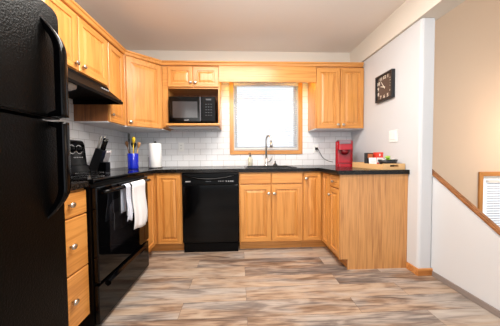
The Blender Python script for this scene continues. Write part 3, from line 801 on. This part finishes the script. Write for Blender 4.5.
t = thing('power_cord', (1.035, -.03, 1.15), 'black power cord curving from the outlet to the coffee maker', 'power cord')
MB().box(1.018, 1.052, -.045, -.0148, 1.126, 1.158, 0, .005).build('plug', BLKP, t)
MB().tube(smooth(cs), .0038, 8).build('cable', BLKP, t)

# ---- tray group
TA = .21
TM = Matrix.Translation((1.298, -1.046, CT)) @ Matrix.Rotation(.07, 4, 'Z')
def tl(mb): mb.xform(TM); return mb
t = thing('serving_tray', (1.34, -.85, CT), 'pale wooden serving tray with handle slots at the peninsula end', 'tray')
TW, TL_ = .222, .49
tl(MB().box(0, TW, 0, TL_, 0, .008)).build('bottom', TRAY, t)
tl(MB().box(0, .011, .0115, TL_-.0115, .0085, .050)).build('long_side', TRAY, t)
tl(MB().box(TW-.011, TW, .0115, TL_-.0115, .0085, .050)).build('long_side', TRAY, t)
def slotwall(y0_, y1_):
    b = MB(); b.box(0, .07, y0_, y1_, .0085, .056).box(TW-.07, TW, y0_, y1_, .0085, .056).box(.07, TW-.07, y0_, y1_, .0085, .026).box(.07, TW-.07, y0_, y1_, .044, .056); return b
tl(slotwall(0, .011)).build('handle_side', TRAY, t)
tl(slotwall(TL_-.011, TL_)).build('handle_side', TRAY, t)
tz = .0085
# white folded card standing at the tray's left
b = MB().add([(.012, .205, tz), (.078, .185, tz), (.078, .200, tz+.10), (.012, .22, tz+.10), (.014, .211, tz), (.080, .191, tz), (.080, .204, tz+.10), (.014, .224, tz+.10)],
             [(0, 1, 2, 3), (4, 7, 6, 5), (0, 4, 5, 1), (1, 5, 6, 2), (2, 6, 7, 3), (3, 7, 4, 0)])
c_ = tl(b).build('table_card', PAPER, label='white printed card standing at the left front of the wooden tray', cat='card')
b = MB()
for i in range(3):
    z = tz+.035+.02*i; b.add([(.022, .2020+.15*(z-tz)-.001, z), (.068, .1880+.15*(z-tz)-.001, z), (.068, .1880+.15*(z-tz)-.0005, z+.005), (.022, .2020+.15*(z-tz)-.0005, z+.005)], [(0, 1, 2, 3)])
tl(b).build('printed_lines', GREYP, c_)
t = thing('tea_box', (1.29, -.88, CT+.01), 'dark box with an orange brown picture behind the white card on the tray', 'box')
tl(MB().box(.018, .085, .255, .305, tz, tz+.150, 0, .002)).build('carton', BLKP, t)
tl(MB().box(.024, .079, .2535, .2548, tz+.095, tz+.140)).build('picture', ORG, t)
t = thing('snack_box', (1.36, -.83, CT+.01), 'red and white box standing at the back of the wooden tray', 'box')
tl(MB().box(.104, .182, .235, .285, tz, tz+.155, 0, .003)).build('carton', REDL, t)
tl(MB().box(.109, .177, .2335, .2348, tz+.05, tz+.10)).build('white_band', PAPER, t)
tl(MB().box(.137, .148, .2335, .2348, tz+.115, tz+.14)).build('white_mark', PAPER, t)
# bowl of pods
bc = Vector((.120, .095, tz))
b = MB().lathe([(.028, 0), (.034, .003), (.052, .03), (.060, .052), (.057, .052), (.049, .032), (.03, .008), (0, .007)], Matrix.Translation(bc) @ Matrix.Diagonal((1.5, 1.2, 1.6, 1)), 36)
tl(b).build('bowl', BLKP, label='black bowl of coffee pods on the right of the tray', cat='bowl')
pods = [(-.052, -.008, .042, WPL, 'white coffee pod at the far left in the black bowl'), (-.012, -.034, .044, GRN, 'green coffee pod at the front in the black bowl'), (.052, -.012, .046, WPL, 'white coffee pod at the far right in the black bowl'),
        (-.026, .032, .048, WPL, 'white coffee pod at the back left in the black bowl'), (.006, .004, .074, GRN, 'green coffee pod on top of the pile in the black bowl'), (.030, .030, .054, WPL, 'white coffee pod at the back right in the black bowl')]
for dx, dy, dz, mt, lb in pods:
    M = Matrix.Translation(bc+Vector((dx, dy, dz+.008))) @ Matrix.Rotation(random.uniform(-.5, .5), 4, 'X') @ Matrix.Rotation(random.uniform(-.5, .5), 4, 'Y')
    tl(MB().lathe([(.014, 0), (.019, .026), (.023, .028), (.023, .031)], M, 18)).build('coffee_pod', mt, label=lb, cat='coffee pod', group='coffee pods in the bowl')

# ---- clock on the right wall
t = thing('wall_clock', (1.515, -.73, 1.6), 'square black wall clock with brown face and white numerals', 'clock')
cy0, cy1, cz0, cz1 = -.868, -.597, 1.622, 1.902
yc, zc = (cy0+cy1)/2, (cz0+cz1)/2
b = MB().box(1.492, 1.529, cy0, cy0+.022, cz0, cz1, 0, .003).box(1.492, 1.529, cy1-.022, cy1, cz0, cz1, 0, .003).box(1.492, 1.529, cy0+.022, cy1-.022, cz0, cz0+.022, 0, .003).box(1.492, 1.529, cy0+.022, cy1-.022, cz1-.022, cz1, 0, .003)
b.build('case', CLB, t)
face = MB().box(1.508, 1.527, cy0+.023, cy1-.023, cz0+.023, cz1-.023).build('face', CLF, t)
def text_mesh(txt, size):
    cu = bpy.data.curves.new('t', 'FONT'); cu.body = txt; cu.size = size; cu.align_x = 'CENTER'; cu.align_y = 'CENTER'; cu.extrude = .0006; cu.offset = .0012
    to = bpy.data.objects.new('t', cu); C.objects.link(to); bpy.context.view_layer.update()
    me = bpy.data.meshes.new_from_object(to.evaluated_get(bpy.context.evaluated_depsgraph_get()))
    vs = [v.co.copy() for v in me.vertices]; fs = [list(p.vertices) for p in me.polygons]
    bpy.data.objects.remove(to); bpy.data.curves.remove(cu); bpy.data.meshes.remove(me); return vs, fs
b = MB()
for h in range(1, 13):
    a = PI/2-h*PI/6; ca, sa = math.cos(a), math.sin(a); k = .100/max(abs(ca), abs(sa))*(1 if h % 3 == 0 else .97)
    lx, lz = ca*min(k, .115), sa*min(k, .115)
    vs, fs = text_mesh(str(h), .048)
    # the face looks towards -x, so text right is -y
    MB().add([(1.507-v.z, yc-(v.x+lx), zc+v.y+lz) for v in vs], fs).build('numeral', IVORY, face)
def hand(ang, L_, w_, x):
    d_ = Vector((0, -math.sin(ang), math.cos(ang))); s_ = Vector((0, -math.cos(ang), -math.sin(ang)))
    c = Vector((x, yc, zc)); e = Vector((-.0015, 0, 0))
    P = [c-d_*.02+s_*w_, c-d_*.02-s_*w_, c+d_*L_-s_*w_*.5, c+d_*L_+s_*w_*.5]
    MB().add(P+[p+e for p in P], [(0, 1, 2, 3), (7, 6, 5, 4), (0, 4, 5, 1), (1, 5, 6, 2), (2, 6, 7, 3), (3, 7, 4, 0)]).build('hand', IVORY, face)
hand(-.62, .085, .005, 1.5045); hand(-1.25, .055, .006, 1.5025)
# ---- light switch
t = thing('light_switch', (1.528, -.85, 1.18), 'white double light switch on the wall above the tray', 'light switch')
MB().box(1.523, 1.5295, -.912, -.792, 1.178, 1.298, 0, .002).build('cover_plate', WPL, t)
for yy in (-.875, -.829): MB().box(1.519, 1.5225, yy-.016, yy+.016, 1.205, 1.271, 0, .001).build('rocker', WPL, t)

# ---- towels on the oven handle
def towel(name, y0_, y1_, zf, zb, mt, label, xo, ph):
    hz, hx = .843, -.826; rad = .0165+xo
    prof = []
    for i in range(14): prof.append((hx+rad+.004*math.sin(i*.5), zf+(hz-zf)*i/13))
    for i in range(1, 8): a = PI*i/8; prof.append((hx+rad*math.cos(a), hz+rad*math.sin(a)))
    for i in range(8): prof.append((hx-rad, hz-(hz-zb)*i/7))
    ny = 26; mb = MB(); L_ = len(prof)
    for side in (0, 1):
        for j in range(ny+1):
            v = j/ny
            for i, (x, z) in enumerate(prof):
                fr = max(0, min(1, (hz-z)/.3)); wv = math.sin(v*9+ph)*.006+math.sin(v*21+ph*2)*.003
                front = i < 14
                yy = y0_+(y1_-y0_)*v+(.02*math.sin(z*9+ph)*fr)*(1 if front else 0)
                yy = (y0_+y1_)/2+(yy-(y0_+y1_)/2)*(1-.10*(1-fr))
                dx = (wv*fr+.006*fr) if front else 0
                zz = z+(.012*math.sin(v*4+ph)*fr if front else 0)
                off = .003 if side else 0
                mb.v.append(Vector((x+dx+(off if front else (-off if i >= 21 else 0)), yy, zz+(off if 14 <= i < 21 else 0))))
    A = (ny+1)*L_
    for j in range(ny):
        for i in range(L_-1):
            q = [j*L_+i, j*L_+i+1, (j+1)*L_+i+1, (j+1)*L_+i]
            mb.f.append(q); mb.f.append([A+k_ for k_ in q[::-1]]); mb.m += [0, 0]; mb.sm += [True, True]
    for j in range(ny):
        for i in (0, L_-1): mb.f.append([j*L_+i, (j+1)*L_+i, A+(j+1)*L_+i, A+j*L_+i]); mb.m.append(0); mb.sm.append(False)
    for i in range(L_-1):
        for j in (0, ny): mb.f.append([j*L_+i, A+j*L_+i, A+j*L_+i+1, j*L_+i+1]); mb.m.append(0); mb.sm.append(False)
    return mb.build(name, mt, label=label, cat='towel')
towel('dish_towel', -1.455, -1.385, .60, .66, CLOTH2, 'narrow bluish white dish towel on the left of the oven handle', 0, .4)
towel('dish_towel', -1.375, -1.125, .505, .62, CLOTH, 'wide white dish towel hanging on the right of the oven handle', .0005, 2.1)

# ---- strip light behind the valance
t = thing('strip_light', (.36, -.25, 2.01), 'warm strip lamp hidden behind the oak valance over the window', 'light')
MB().box(-.20, .88, -.30, -.20, 2.03, 2.07).build('housing', WPL, t)
for x in (-.19, .73): MB().box(x, x+.14, -.295, -.205, 2.010, 2.029).build('diffuser', LAMPM, t)
